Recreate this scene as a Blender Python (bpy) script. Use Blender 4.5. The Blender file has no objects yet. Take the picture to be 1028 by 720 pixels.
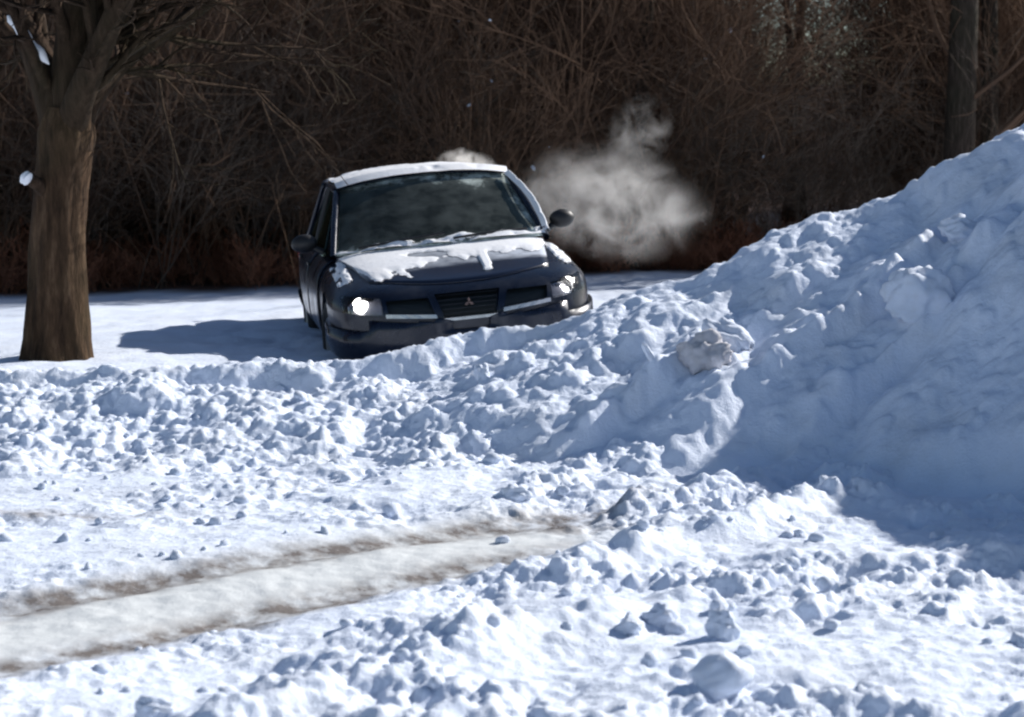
import bpy, bmesh, math, random
import numpy as np
from mathutils import Vector, Matrix
from mathutils.bvhtree import BVHTree
R = math.radians
random.seed(7); rng = np.random.default_rng(7)
scene = bpy.context.scene
COL = scene.collection

# ------------------------------------------------------------------ camera
CAM_Z, F_PX, HZ = 1.75, 2000.0, 140.0
PITCH = math.atan((360 - HZ) / F_PX)
cam = bpy.data.objects.new('camera', bpy.data.cameras.new('camera'))
COL.objects.link(cam); scene.camera = cam
cam.location = (0, 0, CAM_Z); cam.rotation_euler = (math.pi/2 - PITCH, 0, 0)
cam.data.sensor_width = 36; cam.data.lens = 36 * F_PX / 1028
cam.data.dof.use_dof = True; cam.data.dof.focus_distance = 12.0; cam.data.dof.aperture_fstop = 3.4
cam.data.clip_start = 0.1; cam.data.clip_end = 3000

# ------------------------------------------------------------------ light
SUN_EL, SUN_AZ = 32.5, 55.0            # azimuth measured from +y (view direction) towards +x
w = bpy.data.worlds.new('World'); scene.world = w; w.use_nodes = True
nt = w.node_tree; bg = nt.nodes['Background']
sky = nt.nodes.new('ShaderNodeTexSky'); sky.sky_type = 'NISHITA'; sky.sun_disc = False
sky.sun_elevation = R(SUN_EL); sky.sun_rotation = R(SUN_AZ); sky.air_density = 1.0; sky.dust_density = 0.4; sky.ozone_density = 2.4
nt.links.new(sky.outputs[0], bg.inputs[0]); bg.inputs[1].default_value = 0.066
sl = bpy.data.lights.new('sun', 'SUN'); sl.energy = 5.0; sl.angle = R(0.5); sl.color = (1.0, 0.955, 0.90)
so = bpy.data.objects.new('sun', sl); COL.objects.link(so); so.location = (20, 10, 20)
sd = Vector((math.sin(R(SUN_AZ))*math.cos(R(SUN_EL)), math.cos(R(SUN_AZ))*math.cos(R(SUN_EL)), math.sin(R(SUN_EL))))
so.rotation_euler = sd.to_track_quat('Z', 'Y').to_euler()
scene.view_settings.view_transform = 'Standard'; scene.view_settings.look = 'None'
scene.view_settings.exposure = 0.38; scene.view_settings.gamma = 1.0
scene.cycles.use_denoising = True
scene.cycles.max_bounces = 6; scene.cycles.diffuse_bounces = 3; scene.cycles.glossy_bounces = 3
scene.cycles.transparent_max_bounces = 12; scene.cycles.volume_bounces = 1; scene.cycles.volume_step_rate = 1.0
scene.cycles.pixel_filter_type = 'GAUSSIAN'; scene.cycles.filter_width = 2.6

# ------------------------------------------------------------------ noise
_perm = rng.permutation(4096)
def _hash(ix, iy, k=0):
    return _perm[(_perm[(ix + 31*k) & 4095] + iy + 17*k) & 4095]
def noise(x, y, k=0):
    ix = np.floor(x).astype(np.int64); iy = np.floor(y).astype(np.int64)
    fx = x - ix; fy = y - iy
    def g(i, j, dx, dy):
        a = _hash(i, j, k) * (2*np.pi/4096)
        return np.cos(a)*dx + np.sin(a)*dy
    u = fx*fx*fx*(fx*(fx*6-15)+10); v = fy*fy*fy*(fy*(fy*6-15)+10)
    a = g(ix, iy, fx, fy); b = g(ix+1, iy, fx-1, fy); c = g(ix, iy+1, fx, fy-1); d = g(ix+1, iy+1, fx-1, fy-1)
    return 1.4*((a*(1-u)+b*u)*(1-v) + (c*(1-u)+d*u)*v)
def fbm(x, y, s, octs=4, k=0, gain=0.5):
    r = 0; a = 1.0
    for o in range(octs):
        r = r + a*noise(x/s, y/s, k+o); s = s*0.5; a *= gain
    return r
def clods(x, y, s, dens=0.5, k=0, flat=0.6):
    """lumps of broken snow: spherical caps of random size in a jittered grid"""
    X = x/s; Y = y/s
    ix = np.floor(X).astype(np.int64); iy = np.floor(Y).astype(np.int64)
    out = np.zeros_like(X)
    for di in (-1, 0, 1):
        for dj in (-1, 0, 1):
            i = ix+di; j = iy+dj
            h1 = _hash(i, j, k)/4096.; h2 = _hash(i, j, k+1)/4096.; h3 = _hash(i, j, k+2)/4096.; h4 = _hash(i, j, k+3)/4096.
            cx = i + h1; cy = j + h2; rr = (0.18 + 0.42*h3**1.5) * (h4 < dens)
            asp = 0.6 + 0.8*h4/max(dens, 1e-6)
            d2 = ((X-cx)*asp)**2 + ((Y-cy)/asp)**2
            out = np.maximum(out, np.sqrt(np.maximum(rr*rr - d2, 0)))
    return out*s*flat
def sstep(a, b, t):
    t = np.clip((t-a)/(b-a), 0, 1); return t*t*(3-2*t)
def segdist(x, y, ax, ay, bx, by):
    dx, dy = bx-ax, by-ay; L2 = dx*dx+dy*dy
    t = np.clip(((x-ax)*dx + (y-ay)*dy)/L2, 0, 1)
    return np.hypot(x-ax-t*dx, y-ay-t*dy), t

# ------------------------------------------------------------------ heights
TR = [((-6.5, 3.8), (0.75, 9.68)), ((-6.0, 2.35), (0.25, 8.58))]
def track_mask(x, y):
    wob = 0.05*noise(x/0.8, y/0.8, 50)
    m = np.zeros_like(x)
    for i, (a, b) in enumerate(TR):
        d, t = segdist(x+wob, y, a[0], a[1], b[0], b[1])
        m = np.maximum(m, np.exp(-(d/(0.125))**2) * (1-sstep(0.93, 1.0, t)*0.7))
    return m
def lane_mask(x, y):
    a = np.array(((-6.3, 3.0), (0.62, 9.38))) ; d, t = segdist(x, y, a[0][0], a[0][1], a[1][0], a[1][1])
    return np.exp(-(d/0.48)**4) * (1-sstep(0.9, 1.0, t))
def base_h(x, y):
    lawn = 0.27 - 0.46*sstep(14, 27, y)*1.0
    z = lawn*sstep(10.4, 11.9, y)
    far = np.maximum(y-52, 0); z = z + 4.4*(1-np.exp(-far/26.)) * (1 + 0.25*np.sin(x*0.045+0.6))*sstep(52, 75, y)
    z = z + 0.10*fbm(x, y, 9, 3, 20)*sstep(12, 17, y)
    return z
def ground_h(x, y):
    z = base_h(x, y)
    road = 1 - sstep(10.2, 11.2, y)
    lane = lane_mask(x, y); tm = track_mask(x, y)
    patch = 0.30 + 0.70*sstep(-0.3, 0.35, fbm(x, y, 0.9, 2, 60))
    rough = road*(1-0.93*lane)*(1-0.8*tm)*patch
    rough = rough*(0.55 + 0.45*sstep(-1.8, 0.5, x))
    apron = sstep(10.0, 10.7, y)*(1-sstep(11.9, 12.4, y))
    rough = np.maximum(rough, apron*.8)
    z = z + apron*(0.05*fbm(x, y, .6, 4, 61, .55) + clods(x, y, .32, .09, 63, .32))
    z = z + road*0.035*fbm(x, y, 1.6, 3, 1)
    z = z + rough*(0.070*fbm(x, y*1.3, 0.62, 4, 62, .55) + 0.030*fbm(x, y, 0.17, 4, 5, 0.68) + clods(x, y, 0.28, 0.03, 3, 0.3) + clods(x, y, 0.13, 0.18, 9, 0.36) + clods(x+9, y, 0.045, .6, 19, .6) + clods(x+5, y, 0.075, 0.45, 15, 0.55))
    z = z - road*(0.035*tm + 0.02*lane) + road*lane*0.006*fbm(x, y, 0.12, 3, 30)
    # plough berms
    def berm(ax, ay, bx, by, h, wd, k):
        wx = 0.10*noise(x/0.6, y/0.6, k); wy = 0.10*noise(x/0.6, y/0.6, k+4)
        d, t = segdist(x+wx, y+wy, ax, ay, bx, by)
        e = sstep(0, .15, t)*(1-sstep(.85, 1, t))
        return h*np.exp(-(d/wd)**2)*e*(1+0.6*fbm(x, y, .3, 3, k+8))
    z = z + berm(-1.2, 5.7, 1.35, 8.05, 0.075, 0.16, 70)
    z = z + berm(0.1, 7.9, 1.9, 9.7, 0.085, 0.13, 80)
    z = z + berm(0.35, 9.1, 1.9, 10.9, 0.08, 0.12, 90)
    z = z + berm(0.9, 7.9, 2.9, 8.25, 0.06, 0.25, 100)*1.0
    # lawn: soft wind-shaped snow
    z = z + sstep(11.5, 12.5, y)*(0.02*fbm(x, y, 1.2, 3, 33) + 0.012*fbm(x, y*2, .3, 2, 37))*(1-sstep(30, 50, y))
    # churned snow beside and behind the car
    cd = np.exp(-(((x+1.9)/1.0)**2+((y-15.3)/1.6)**2)*1.2)
    z = z + cd*(0.05*fbm(x, y, 0.5, 3, 44)) * (y > 12)
    return z
RIDGE = [(12, 10.4, 3.0, .8), (5.45, 10.45, 2.78, .90), (4.35, 11.6, 2.3, .84), (3.15, 12.5, 1.75, .80), (2.15, 12.6, 1.34, .62), (1.4, 12.5, 1.00, .48),
         (.75, 12.45, .80, .42), (.1, 12.35, .61, .40), (-1, 12.1, .39, .30), (-3, 11.9, .35, .26), (-5, 11.75, .34, .26), (-14, 11.5, .34, .26)]
def ridge_h(x, y):
    wx = 0.16*fbm(x, y, 0.9, 3, 110); wy = 0.16*fbm(x, y, 0.9, 3, 120)
    X = x+wx; Y = y+wy
    h = np.full_like(x, -9.0)
    for (a, b) in zip(RIDGE[:-1], RIDGE[1:]):
        d, t = segdist(X, Y, a[0], a[1], b[0], b[1])
        z = a[2]+(b[2]-a[2])*t; s = a[3]+(b[3]-a[3])*t
        back = Y > (a[1]+(b[1]-a[1])*t)
        s = np.where(back & (X < 1.5), s*1.6, s)
        r = .14
        dr = s*(np.sqrt(d*d+r*r)-r)
        stp = np.where(d < .26, 1.3*(np.sqrt(d*d+.06**2)-.06), .27+.12*(d-.26))
        stp = np.maximum(stp, dr); lo = (~back) * (1-sstep(.6, .85, z))
        h = np.maximum(h, z - (dr*(1-lo)+stp*lo))
    return h
def plough_h(x, y):
    h = ridge_h(x, y)
    pile = sstep(0.2, 1.8, x)
    amp = 0.3 + 0.7*sstep(-0.1, 0.35, h)
    n = 0.034*fbm(x, y, 0.8, 4, 130, .5)*(1+.7*pile)
    n = n + (1-pile)*(0.026*fbm(x, y, .25, 5, 140, .62) + clods(x, y, .32, .09, 23, .30) + clods(x, y, .13, .24, 27, .36) + clods(x, y, .065, .5, 31, .5))
    n = n + pile*(0.016*fbm(x, y, .2, 4, 145, .65) + clods(x, y, .5, .12, 43, .34) + clods(x, y, .2, .16, 47, .42) + clods(x, y, .08, .35, 51, .5))
    # furrows left by the plough blade, running up the flank
    c, s = .775, .632
    q = (-s*x + c*y); p = (c*x + s*y)
    fur = np.exp(-((q-7.9)/1.15)**4)*sstep(-0.5, 0.5, x)*(1-sstep(2.9, 4.0, x))*(1-.85*sstep(11.75, 12.3, y))
    ph = q/.47 + .22*noise(p/1.1, q/.8, 155) + .10*noise(p/.3, q/.3, 157); f_ = ph-np.floor(ph)
    saw = np.where(f_ < .22, f_/.22, (1-f_)/.78)
    n = n + fur*0.13*saw*(.45+.8*sstep(-.4, .4, noise(p/1.0, np.floor(ph)*3.7, 152)))*(1+.5*noise(p/.12, q/.12, 158))
    crest = 1 + 0.3*sstep(2.6, 3.3, x)*sstep(11.6, 12.4, y)
    return h + n*amp*crest
def surf_h(x, y):
    return np.maximum(ground_h(x, y), plough_h(x, y))
def sh(x, y):
    return float(surf_h(np.array([float(x)]), np.array([float(y)]))[0])
def at(px, py, back=0.0):
    """world point of the snow surface seen at a photo pixel"""
    dx = (px-514)/F_PX; dyc = -(py-360)/F_PX
    d = np.array([dx, math.cos(PITCH)+dyc*math.sin(PITCH), -math.sin(PITCH)+dyc*math.cos(PITCH)])
    t = np.arange(4, 40, .01)
    P = np.array([0, 0, CAM_Z])[None] + t[:, None]*d[None]
    hit = np.where(P[:, 2] < surf_h(P[:, 0], P[:, 1]))[0]
    p = P[hit[0]] if len(hit) else P[-1]
    return float(p[0]), float(p[1]), float(p[2])

# ------------------------------------------------------------------ object helpers
def tag(o, label=None, cat=None, group=None, kind=None):
    if label: o['label'] = label
    if cat: o['category'] = cat
    if group: o['group'] = group
    if kind: o['kind'] = kind
    return o
def empty(name, loc=(0, 0, 0), rot=(0, 0, 0)):
    o = bpy.data.objects.new(name, None); COL.objects.link(o); o.location = loc; o.rotation_euler = rot; o.empty_display_size = .2
    return o
def mesh_obj(name, V, Fc, mat, parent=None, smooth=True):
    me = bpy.data.meshes.new(name)
    if isinstance(Fc, np.ndarray):
        n = Fc.shape[1]; me.vertices.add(len(V)); me.vertices.foreach_set('co', np.asarray(V, np.float32).ravel())
        me.loops.add(Fc.size); me.loops.foreach_set('vertex_index', Fc.ravel().astype(np.int32))
        me.polygons.add(len(Fc)); me.polygons.foreach_set('loop_start', np.arange(0, Fc.size, n, dtype=np.int32))
        try: me.polygons.foreach_set('loop_total', np.full(len(Fc), n, np.int32))
        except Exception: pass
        me.update(calc_edges=True); me.validate()
    else:
        me.from_pydata([tuple(v) for v in V], [], Fc); me.update()
    me.polygons.foreach_set('use_smooth', np.full(len(me.polygons), smooth)); 
    if mat: me.materials.append(mat)
    o = bpy.data.objects.new(name, me); COL.objects.link(o)
    if parent: o.parent = parent
    return o
def bm_obj(name, bm, mat, parent=None, smooth=True, bevel=0):
    if bevel:
        bmesh.ops.bevel(bm, geom=bm.edges[:], offset=bevel, segments=2, affect='EDGES', profile=.6)
    me = bpy.data.meshes.new(name); bm.to_mesh(me); bm.free()
    me.polygons.foreach_set('use_smooth', np.full(len(me.polygons), smooth)); me.materials.append(mat)
    o = bpy.data.objects.new(name, me); COL.objects.link(o)
    if parent: o.parent = parent
    return o
def apply_mods(o):
    dg = bpy.context.evaluated_depsgraph_get(); dg.update()
    me = bpy.data.meshes.new_from_object(o.evaluated_get(dg)); me.name = o.name
    o.modifiers.clear(); o.data = me
    return o
def box_bm(bm, c, s, rot=None):
    M = Matrix.Translation(c)
    if rot: M = M @ rot.to_matrix().to_4x4() if hasattr(rot, 'to_matrix') else M @ rot
    return bmesh.ops.create_cube(bm, size=1, matrix=M @ Matrix.Diagonal((s[0], s[1], s[2], 1)))

# ------------------------------------------------------------------ materials
def new_mat(name):
    m = bpy.data.materials.new(name); m.use_nodes = True; n = m.node_tree
    return m, n, n.nodes['Principled BSDF'], n.links
def tex_noise(n, scale, detail=4, rough=.55, vec=None, links=None, typ=None):
    t = n.nodes.new('ShaderNodeTexNoise'); t.inputs['Scale'].default_value = scale; t.inputs['Detail'].default_value = detail; t.inputs['Roughness'].default_value = rough
    if vec: n.links.new(vec, t.inputs['Vector'])
    return t
def ramp(n, fac, stops):
    r = n.nodes.new('ShaderNodeValToRGB'); n.links.new(fac, r.inputs[0])
    e = r.color_ramp.elements
    while len(e) < len(stops): e.new(0.5)
    for k, (p, c) in enumerate(stops):
        e[k].position = p; e[k].color = (*c, 1) if len(c) == 3 else c
    return r
def mixc(n, fac, a, b):
    m = n.nodes.new('ShaderNodeMix'); m.data_type = 'RGBA'
    if isinstance(fac, (int, float)): m.inputs[0].default_value = fac
    else: n.links.new(fac, m.inputs[0])
    for s, v in ((6, a), (7, b)):
        if isinstance(v, tuple): m.inputs[s].default_value = (*v, 1)
        else: n.links.new(v, m.inputs[s])
    return m.outputs[2]
def bump(n, p, h, strength, dist, prev=None):
    b = n.nodes.new('ShaderNodeBump'); b.inputs['Strength'].default_value = strength; b.inputs['Distance'].default_value = dist
    n.links.new(h, b.inputs['Height'])
    if prev: n.links.new(prev, b.inputs['Normal'])
    n.links.new(b.outputs[0], p.inputs['Normal']); return b.outputs[0]
def objco(n):
    t = n.nodes.new('ShaderNodeTexCoord'); return t.outputs['Object']

def snow_mat(name, slush=False, fine=1.0, tint=(.765, .84, .975), dirt=0.25):
    m, n, p, L = new_mat(name); co = objco(n)
    t1 = tex_noise(n, 2.3, 5, .6, co); t2 = tex_noise(n, 26, 6, .7, co); t3 = tex_noise(n, 75, 3, .6, co)
    grey = ramp(n, t1.outputs[0], [(.45, tint), (.72, tuple(c*(1-dirt*.35)*k for c, k in zip(tint, (1, .985, .96))))])
    col = grey.outputs[0]
    if slush:
        a = n.nodes.new('ShaderNodeAttribute'); a.attribute_name = 'slush'
        b = n.nodes.new('ShaderNodeAttribute'); b.attribute_name = 'packed'
        t4 = tex_noise(n, 7, 6, .7, co)
        col = mixc(n, b.outputs['Fac'], col, (.66, .69, .70))
        mul = n.nodes.new('ShaderNodeMath'); mul.operation = 'MULTIPLY'; L.new(a.outputs['Fac'], mul.inputs[0])
        r4 = ramp(n, t4.outputs[0], [(.36, (.12,)*3), (.58, (1,)*3)]); L.new(r4.outputs[0], mul.inputs[1])
        br = mixc(n, t2.outputs[0], (.085, .07, .06), (.31, .28, .26))
        col = mixc(n, mul.outputs[0], col, br)
        rr = n.nodes.new('ShaderNodeMapRange'); L.new(mul.outputs[0], rr.inputs[0]); rr.inputs[3].default_value = .6; rr.inputs[4].default_value = .25
        L.new(rr.outputs[0], p.inputs['Roughness'])
        # woodland floor: old brown leaves and grass beyond the lawn
        wf = n.nodes.new('ShaderNodeAttribute'); wf.attribute_name = 'leaves'
        lc = ramp(n, t2.outputs[0], [(.3, (.045, .022, .012)), (.7, (.15, .075, .04))])
        col = mixc(n, wf.outputs['Fac'], col, lc.outputs[0])
    else:
        p.inputs['Roughness'].default_value = .65
    L.new(col, p.inputs['Base Color']); p.inputs['Specular IOR Level'].default_value = .25
    nb = bump(n, p, t2.outputs[0], .55*fine, .022)
    if slush:
        ms = n.nodes.new('ShaderNodeMapRange'); L.new(b.outputs['Fac'], ms.inputs[0]); ms.inputs[3].default_value = .55; ms.inputs[4].default_value = .14
        L.new(ms.outputs[0], nb.node.inputs['Strength'])
    bump(n, p, t3.outputs[0], .35*fine, .008, nb)
    return m
M_GROUND = snow_mat('snow_ground_mat', True)
M_BANK = snow_mat('snow_bank_mat', dirt=.35)
M_PILE = snow_mat('snow_pile_mat', fine=.9, dirt=.4)
M_CHUNK = snow_mat('snow_chunk_mat', fine=.8, dirt=.3)
M_DIRTY = snow_mat('dirty_snow_mat', tint=(.68, .68, .73), dirt=.5)
M_CARSNOW = snow_mat('car_snow_mat', fine=.4, tint=(.86, .88, .92), dirt=.1)

def bark_mat(name, c1, c2, c3, sc=6, bs=.9, bd=.03, vert=9):
    m, n, p, L = new_mat(name); co = objco(n)
    mp = n.nodes.new('ShaderNodeMapping'); mp.inputs['Scale'].default_value = (vert, vert, 1.3); L.new(co, mp.inputs[0])
    t = tex_noise(n, sc/4, 6, .7, mp.outputs[0]); t2 = tex_noise(n, 1.1, 3, .5, co)
    r = ramp(n, t.outputs[0], [(.3, c1), (.55, c2), (.75, c3)])
    g = mixc(n, ramp(n, t2.outputs[0], [(.45, (0,)*3), (.65, (.5,)*3)]).outputs[0], r.outputs[0], tuple(v*.8 for v in (c2[0]*.75, c2[1]*1.1, c2[2]*.8)))
    L.new(g, p.inputs['Base Color']); p.inputs['Roughness'].default_value = .95; p.inputs['Specular IOR Level'].default_value = .15
    bump(n, p, t.outputs[0], bs, bd); return m
M_BARK = bark_mat('yard_tree_bark', (.013, .008, .005), (.075, .044, .025), (.17, .108, .066), sc=10, vert=7, bd=.035)
M_LIMB = bark_mat('limb_bark', (.012, .008, .005), (.05, .031, .02), (.09, .06, .04), sc=10, vert=7, bd=.03)
M_WOOD = bark_mat('wood_bark', (.012, .009, .007), (.05, .036, .028), (.12, .09, .072), sc=14, bs=1, bd=.04)
def twig_mat(name, c1, c2, s=.35):
    m, n, p, L = new_mat(name); g = n.nodes.new('ShaderNodeNewGeometry')
    t = tex_noise(n, s, 4, .6, g.outputs['Position'])
    L.new(ramp(n, t.outputs[0], [(.38, c1), (.62, c2)]).outputs[0], p.inputs['Base Color'])
    p.inputs['Roughness'].default_value = .9; p.inputs['Specular IOR Level'].default_value = .1; return m
M_TWIG = twig_mat('bare_twigs', (.075, .046, .032), (.195, .117, .074))
M_TWIG2 = twig_mat('grey_twigs', (.07, .052, .04), (.17, .13, .10), 1.2)
M_RED = twig_mat('russet_stems', (.15, .06, .033), (.33, .145, .085), 1.5)
# car
def paint_mat():
    m, n, p, L = new_mat('navy_paint'); co = objco(n)
    t = tex_noise(n, 5, 6, .7, co)
    r = ramp(n, t.outputs[0], [(.5, (.004, .008, .021)), (.85, (.017, .022, .037))])
    L.new(r.outputs[0], p.inputs['Base Color']); p.inputs['Metallic'].default_value = .1
    rr = ramp(n, t.outputs[0], [(.4, (.24,)*3), (.75, (.5,)*3)]); L.new(rr.outputs[0], p.inputs['Roughness'])
    p.inputs['Coat Weight'].default_value = .3; p.inputs['Coat Roughness'].default_value = .1; p.inputs['Specular IOR Level'].default_value = .35; return m
M_PAINT = paint_mat()
def simple(name, c, rough=.5, metal=0, emit=None, es=0, spec=.5):
    m, n, p, L = new_mat(name); co = objco(n); t = tex_noise(n, 18, 4, .6, co)
    L.new(ramp(n, t.outputs[0], [(.35, tuple(v*.82 for v in c)), (.7, tuple(min(1, v*1.12) for v in c))]).outputs[0], p.inputs['Base Color'])
    p.inputs['Roughness'].default_value = rough; p.inputs['Metallic'].default_value = metal; p.inputs['Specular IOR Level'].default_value = spec
    if emit: p.inputs['Emission Color'].default_value = (*emit, 1); p.inputs['Emission Strength'].default_value = es
    return m
M_BLACK = simple('black_plastic', (.012, .012, .014), .5)
M_GRILLE = simple('grille_black', (.005, .008, .009), .4)
M_RUB = simple('tyre_rubber', (.018, .018, .019), .85)
M_RIM = simple('alloy_rim', (.35, .36, .38), .35, .8)
M_CHROME = simple('dull_chrome', (.55, .55, .57), .25, .9)
M_REFL = simple('lamp_reflector', (.30, .30, .33), .5, .3)
M_LAMP = simple('lit_headlamp', (1, 1, 1), .3, 0, (1, .97, .92), 9)
M_AMBER = simple('amber_lens', (.45, .10, .04), .3)
M_REDL = simple('red_lens', (.35, .01, .01), .25)
M_SEAT = simple('grey_seat_cloth', (.05, .05, .055), .9)
def glass_mat(name, frost=False):
    m = bpy.data.materials.new(name); m.use_nodes = True; n = m.node_tree; L = n.links; n.nodes.remove(n.nodes['Principled BSDF'])
    out = n.nodes['Material Output']
    tr = n.nodes.new('ShaderNodeBsdfTransparent'); tr.inputs[0].default_value = (.22, .28, .25, 1)
    gl = n.nodes.new('ShaderNodeBsdfGlossy'); gl.inputs[0].default_value = (.42, .55, .47, 1); gl.inputs['Roughness'].default_value = .06
    fr = n.nodes.new('ShaderNodeFresnel'); fr.inputs[0].default_value = 1.45
    mx = n.nodes.new('ShaderNodeMixShader'); L.new(fr.outputs[0], mx.inputs[0]); L.new(tr.outputs[0], mx.inputs[1]); L.new(gl.outputs[0], mx.inputs[2])
    last = mx.outputs[0]
    if frost:
        df = n.nodes.new('ShaderNodeBsdfDiffuse'); df.inputs[0].default_value = (.74, .84, .80, 1)
        a = n.nodes.new('ShaderNodeAttribute'); a.attribute_name = 'frost'
        co = objco(n); t = tex_noise(n, 5.5, 6, .72, co)
        ad = n.nodes.new('ShaderNodeMath'); ad.operation = 'ADD'; L.new(a.outputs['Fac'], ad.inputs[0]); L.new(t.outputs[0], ad.inputs[1])
        r = ramp(n, ad.outputs[0], [(.40, (.022,)*3), (.70, (.09,)*3), (.95, (.85,)*3)])  # edge frost; the low stops paint a faint haze that lightens the glass
        m2 = n.nodes.new('ShaderNodeMixShader'); L.new(r.outputs[0], m2.inputs[0]); L.new(last, m2.inputs[1]); L.new(df.outputs[0], m2.inputs[2]); last = m2.outputs[0]
    L.new(last, out.inputs[0]); return m
M_GLASS = glass_mat('side_glass'); M_WIND = glass_mat('windscreen_glass', True)
def lens_mat():
    m = bpy.data.materials.new('clear_lens'); m.use_nodes = True; n = m.node_tree; L = n.links; n.nodes.remove(n.nodes['Principled BSDF'])
    tr = n.nodes.new('ShaderNodeBsdfTransparent'); tr.inputs[0].default_value = (.9, .9, .92, 1)
    gl = n.nodes.new('ShaderNodeBsdfGlossy'); gl.inputs['Roughness'].default_value = .1
    fr = n.nodes.new('ShaderNodeFresnel'); fr.inputs[0].default_value = 1.5
    mx = n.nodes.new('ShaderNodeMixShader'); L.new(fr.outputs[0], mx.inputs[0]); L.new(tr.outputs[0], mx.inputs[1]); L.new(gl.outputs[0], mx.inputs[2])
    L.new(mx.outputs[0], n.nodes['Material Output'].inputs[0]); return m
M_LENS = lens_mat()

# ------------------------------------------------------------------ ground
def axis(lo, hi, step, out_lo, out_hi, g=1.13, maxstep=30):
    c = list(np.arange(lo, hi, step)); s = step
    a = c[-1]
    while a < out_hi: s = min(s*g, maxstep); a += s; c.append(a)
    s = step; a = c[0]; pre = []
    while a > out_lo: s = min(s*g, maxstep); a -= s; pre.append(a)
    return np.array(pre[::-1] + c)
def grid_faces(nx, ny):
    i, j = np.meshgrid(np.arange(nx-1), np.arange(ny-1), indexing='ij')
    a = (i*ny + j).ravel()
    return np.stack([a, a+ny, a+ny+1, a+1], 1)
def floatattr(o, name, vals):
    at_ = o.data.attributes.new(name, 'FLOAT', 'POINT'); at_.data.foreach_set('value', vals.astype(np.float32))
xs = axis(-3.6, 3.4, .0125, -420, 420); ys = axis(5.6, 12.4, .0125, -60, 900, 1.035, 12)
GX, GY = np.meshgrid(xs, ys, indexing='ij'); gx, gy = GX.ravel(), GY.ravel()
gz = ground_h(gx, gy)
ov = (plough_h(gx, gy) - gz) > .06
gz2 = gz - .05*ov
V = np.stack([gx, gy, gz2], 1); Fg = grid_faces(len(xs), len(ys))
def sub_mesh(name, V, F, keep, mat, attrs):
    F = F[keep]; used = np.zeros(len(V), bool); used[F.ravel()] = True
    idx = np.cumsum(used)-1
    o = mesh_obj(name, V[used], idx[F], mat)
    for k, v in attrs.items(): floatattr(o, k, v[used])
    return o
tm = track_mask(gx, gy)*(1-sstep(9.8, 10.4, gy)); small = np.exp(-(((gx+2.15-.35*(gy-9.2))/.5)**2))*np.exp(-((gy-9.22-.10*noise(gx*3, gy*3, 7))/.10)**2)
spot = np.exp(-((gx-.15)**2/.12+(gy-9.05)**2/.03))
slush = np.clip(tm*1.6 + .8*small + spot*1.0, 0, 1); packed = np.clip(lane_mask(gx, gy), 0, 1)*(gy < 10.5)
leaves = sstep(-.8, .1, gy - 27.9 - np.clip(.42*gx, -5, 5) + .5*noise(gx/1.5, gy/1.5, 200))*.97
attrs = dict(slush=slush, packed=packed, leaves=leaves)
cy = V[Fg].mean(1)[:, 1]
road = sub_mesh('road', V, Fg, cy < 11.2, M_GROUND, attrs)
tag(road, 'snow covered road with brown slushy wheel tracks and broken snow lumps', 'road', kind='structure')
lawn = sub_mesh('ground', V, Fg, cy >= 11.2, M_GROUND, attrs)
tag(lawn, 'smooth sunlit snow covered lawn around the car up to the woods', 'ground', kind='structure')

# ploughed snow: bank and pile
px_ = axis(-3.9, 4.0, .0135, -16, 13, 1.06, .4); py_ = axis(7.9, 13.6, .0135, 5.0, 17.5, 1.06, .3)
PX, PY = np.meshgrid(px_, py_, indexing='ij'); qx, qy = PX.ravel(), PY.ravel()
qz = plough_h(qx, qy); g0 = ground_h(qx, qy)
V2 = np.stack([qx, qy, np.maximum(qz, g0-.08)], 1); F2 = grid_faces(len(px_), len(py_))
vis = qz > g0 - .06
keep = vis[F2].any(1); cx = V2[F2].mean(1)[:, 0] + .25*noise(V2[F2].mean(1)[:, 1]*2, V2[F2].mean(1)[:, 1], 9)
def plough_obj(name, k, mat): return sub_mesh(name, V2, F2, k, mat, {})
bank = plough_obj('snow_bank', keep & (cx < .75), M_BANK)
tag(bank, 'low lumpy ploughed snow bank running along the road in front of the car', 'snow bank')
pile = plough_obj('snow_pile', keep & (cx >= .75), M_PILE)
tag(pile, 'tall shaded heap of ploughed snow rising beside the car towards the picture edge', 'snow pile')

# ------------------------------------------------------------------ snow chunks
def chunk_mesh(name, seed, sub=3, rough=.28, sq=(1, 1, 1), cuts=5):
    bm = bmesh.new(); bmesh.ops.create_icosphere(bm, subdivisions=sub, radius=1)
    r = random.Random(seed)
    pl = [(Vector((r.uniform(-1, 1), r.uniform(-1, 1), r.uniform(-.7, 1))).normalized(), r.uniform(.62, .88)) for _ in range(cuts)]
    for v in bm.verts:
        p = v.co.copy()
        for nrm, d in pl:
            e = p.dot(nrm)-d
            if e > 0: p -= nrm*e*.85
        a = np.array([p.x*1.7+seed*3.1]); b = np.array([p.y*1.7+p.z*2.3+seed])
        p *= 1+rough*float(fbm(a, b, 1.0, 4, seed % 90)[0])
        v.co = Vector((p.x*sq[0], p.y*sq[1], p.z*sq[2]))
    me = bpy.data.meshes.new(name); bm.to_mesh(me); bm.free()
    me.polygons.foreach_set('use_smooth', np.full(len(me.polygons), True)); return me
def chunk(px, py, size, label, seed, sq=(1, 1, .8), mat=M_CHUNK, rot=(0, 0, 0), group=None, lift=.35, name='snow_chunk', rough=.28, xy=None, sub=4):
    me = chunk_mesh(name, seed, sub, rough, sq); me.materials.append(mat)
    o = bpy.data.objects.new(name, me); COL.objects.link(o)
    x, y, z = at(px, py) if xy is None else (xy[0], xy[1], sh(*xy))
    o.location = (x, y, z + size*lift*sq[2]); o.scale = (size,)*3; o.rotation_euler = rot
    return tag(o, label, 'snow chunk', group)
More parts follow.
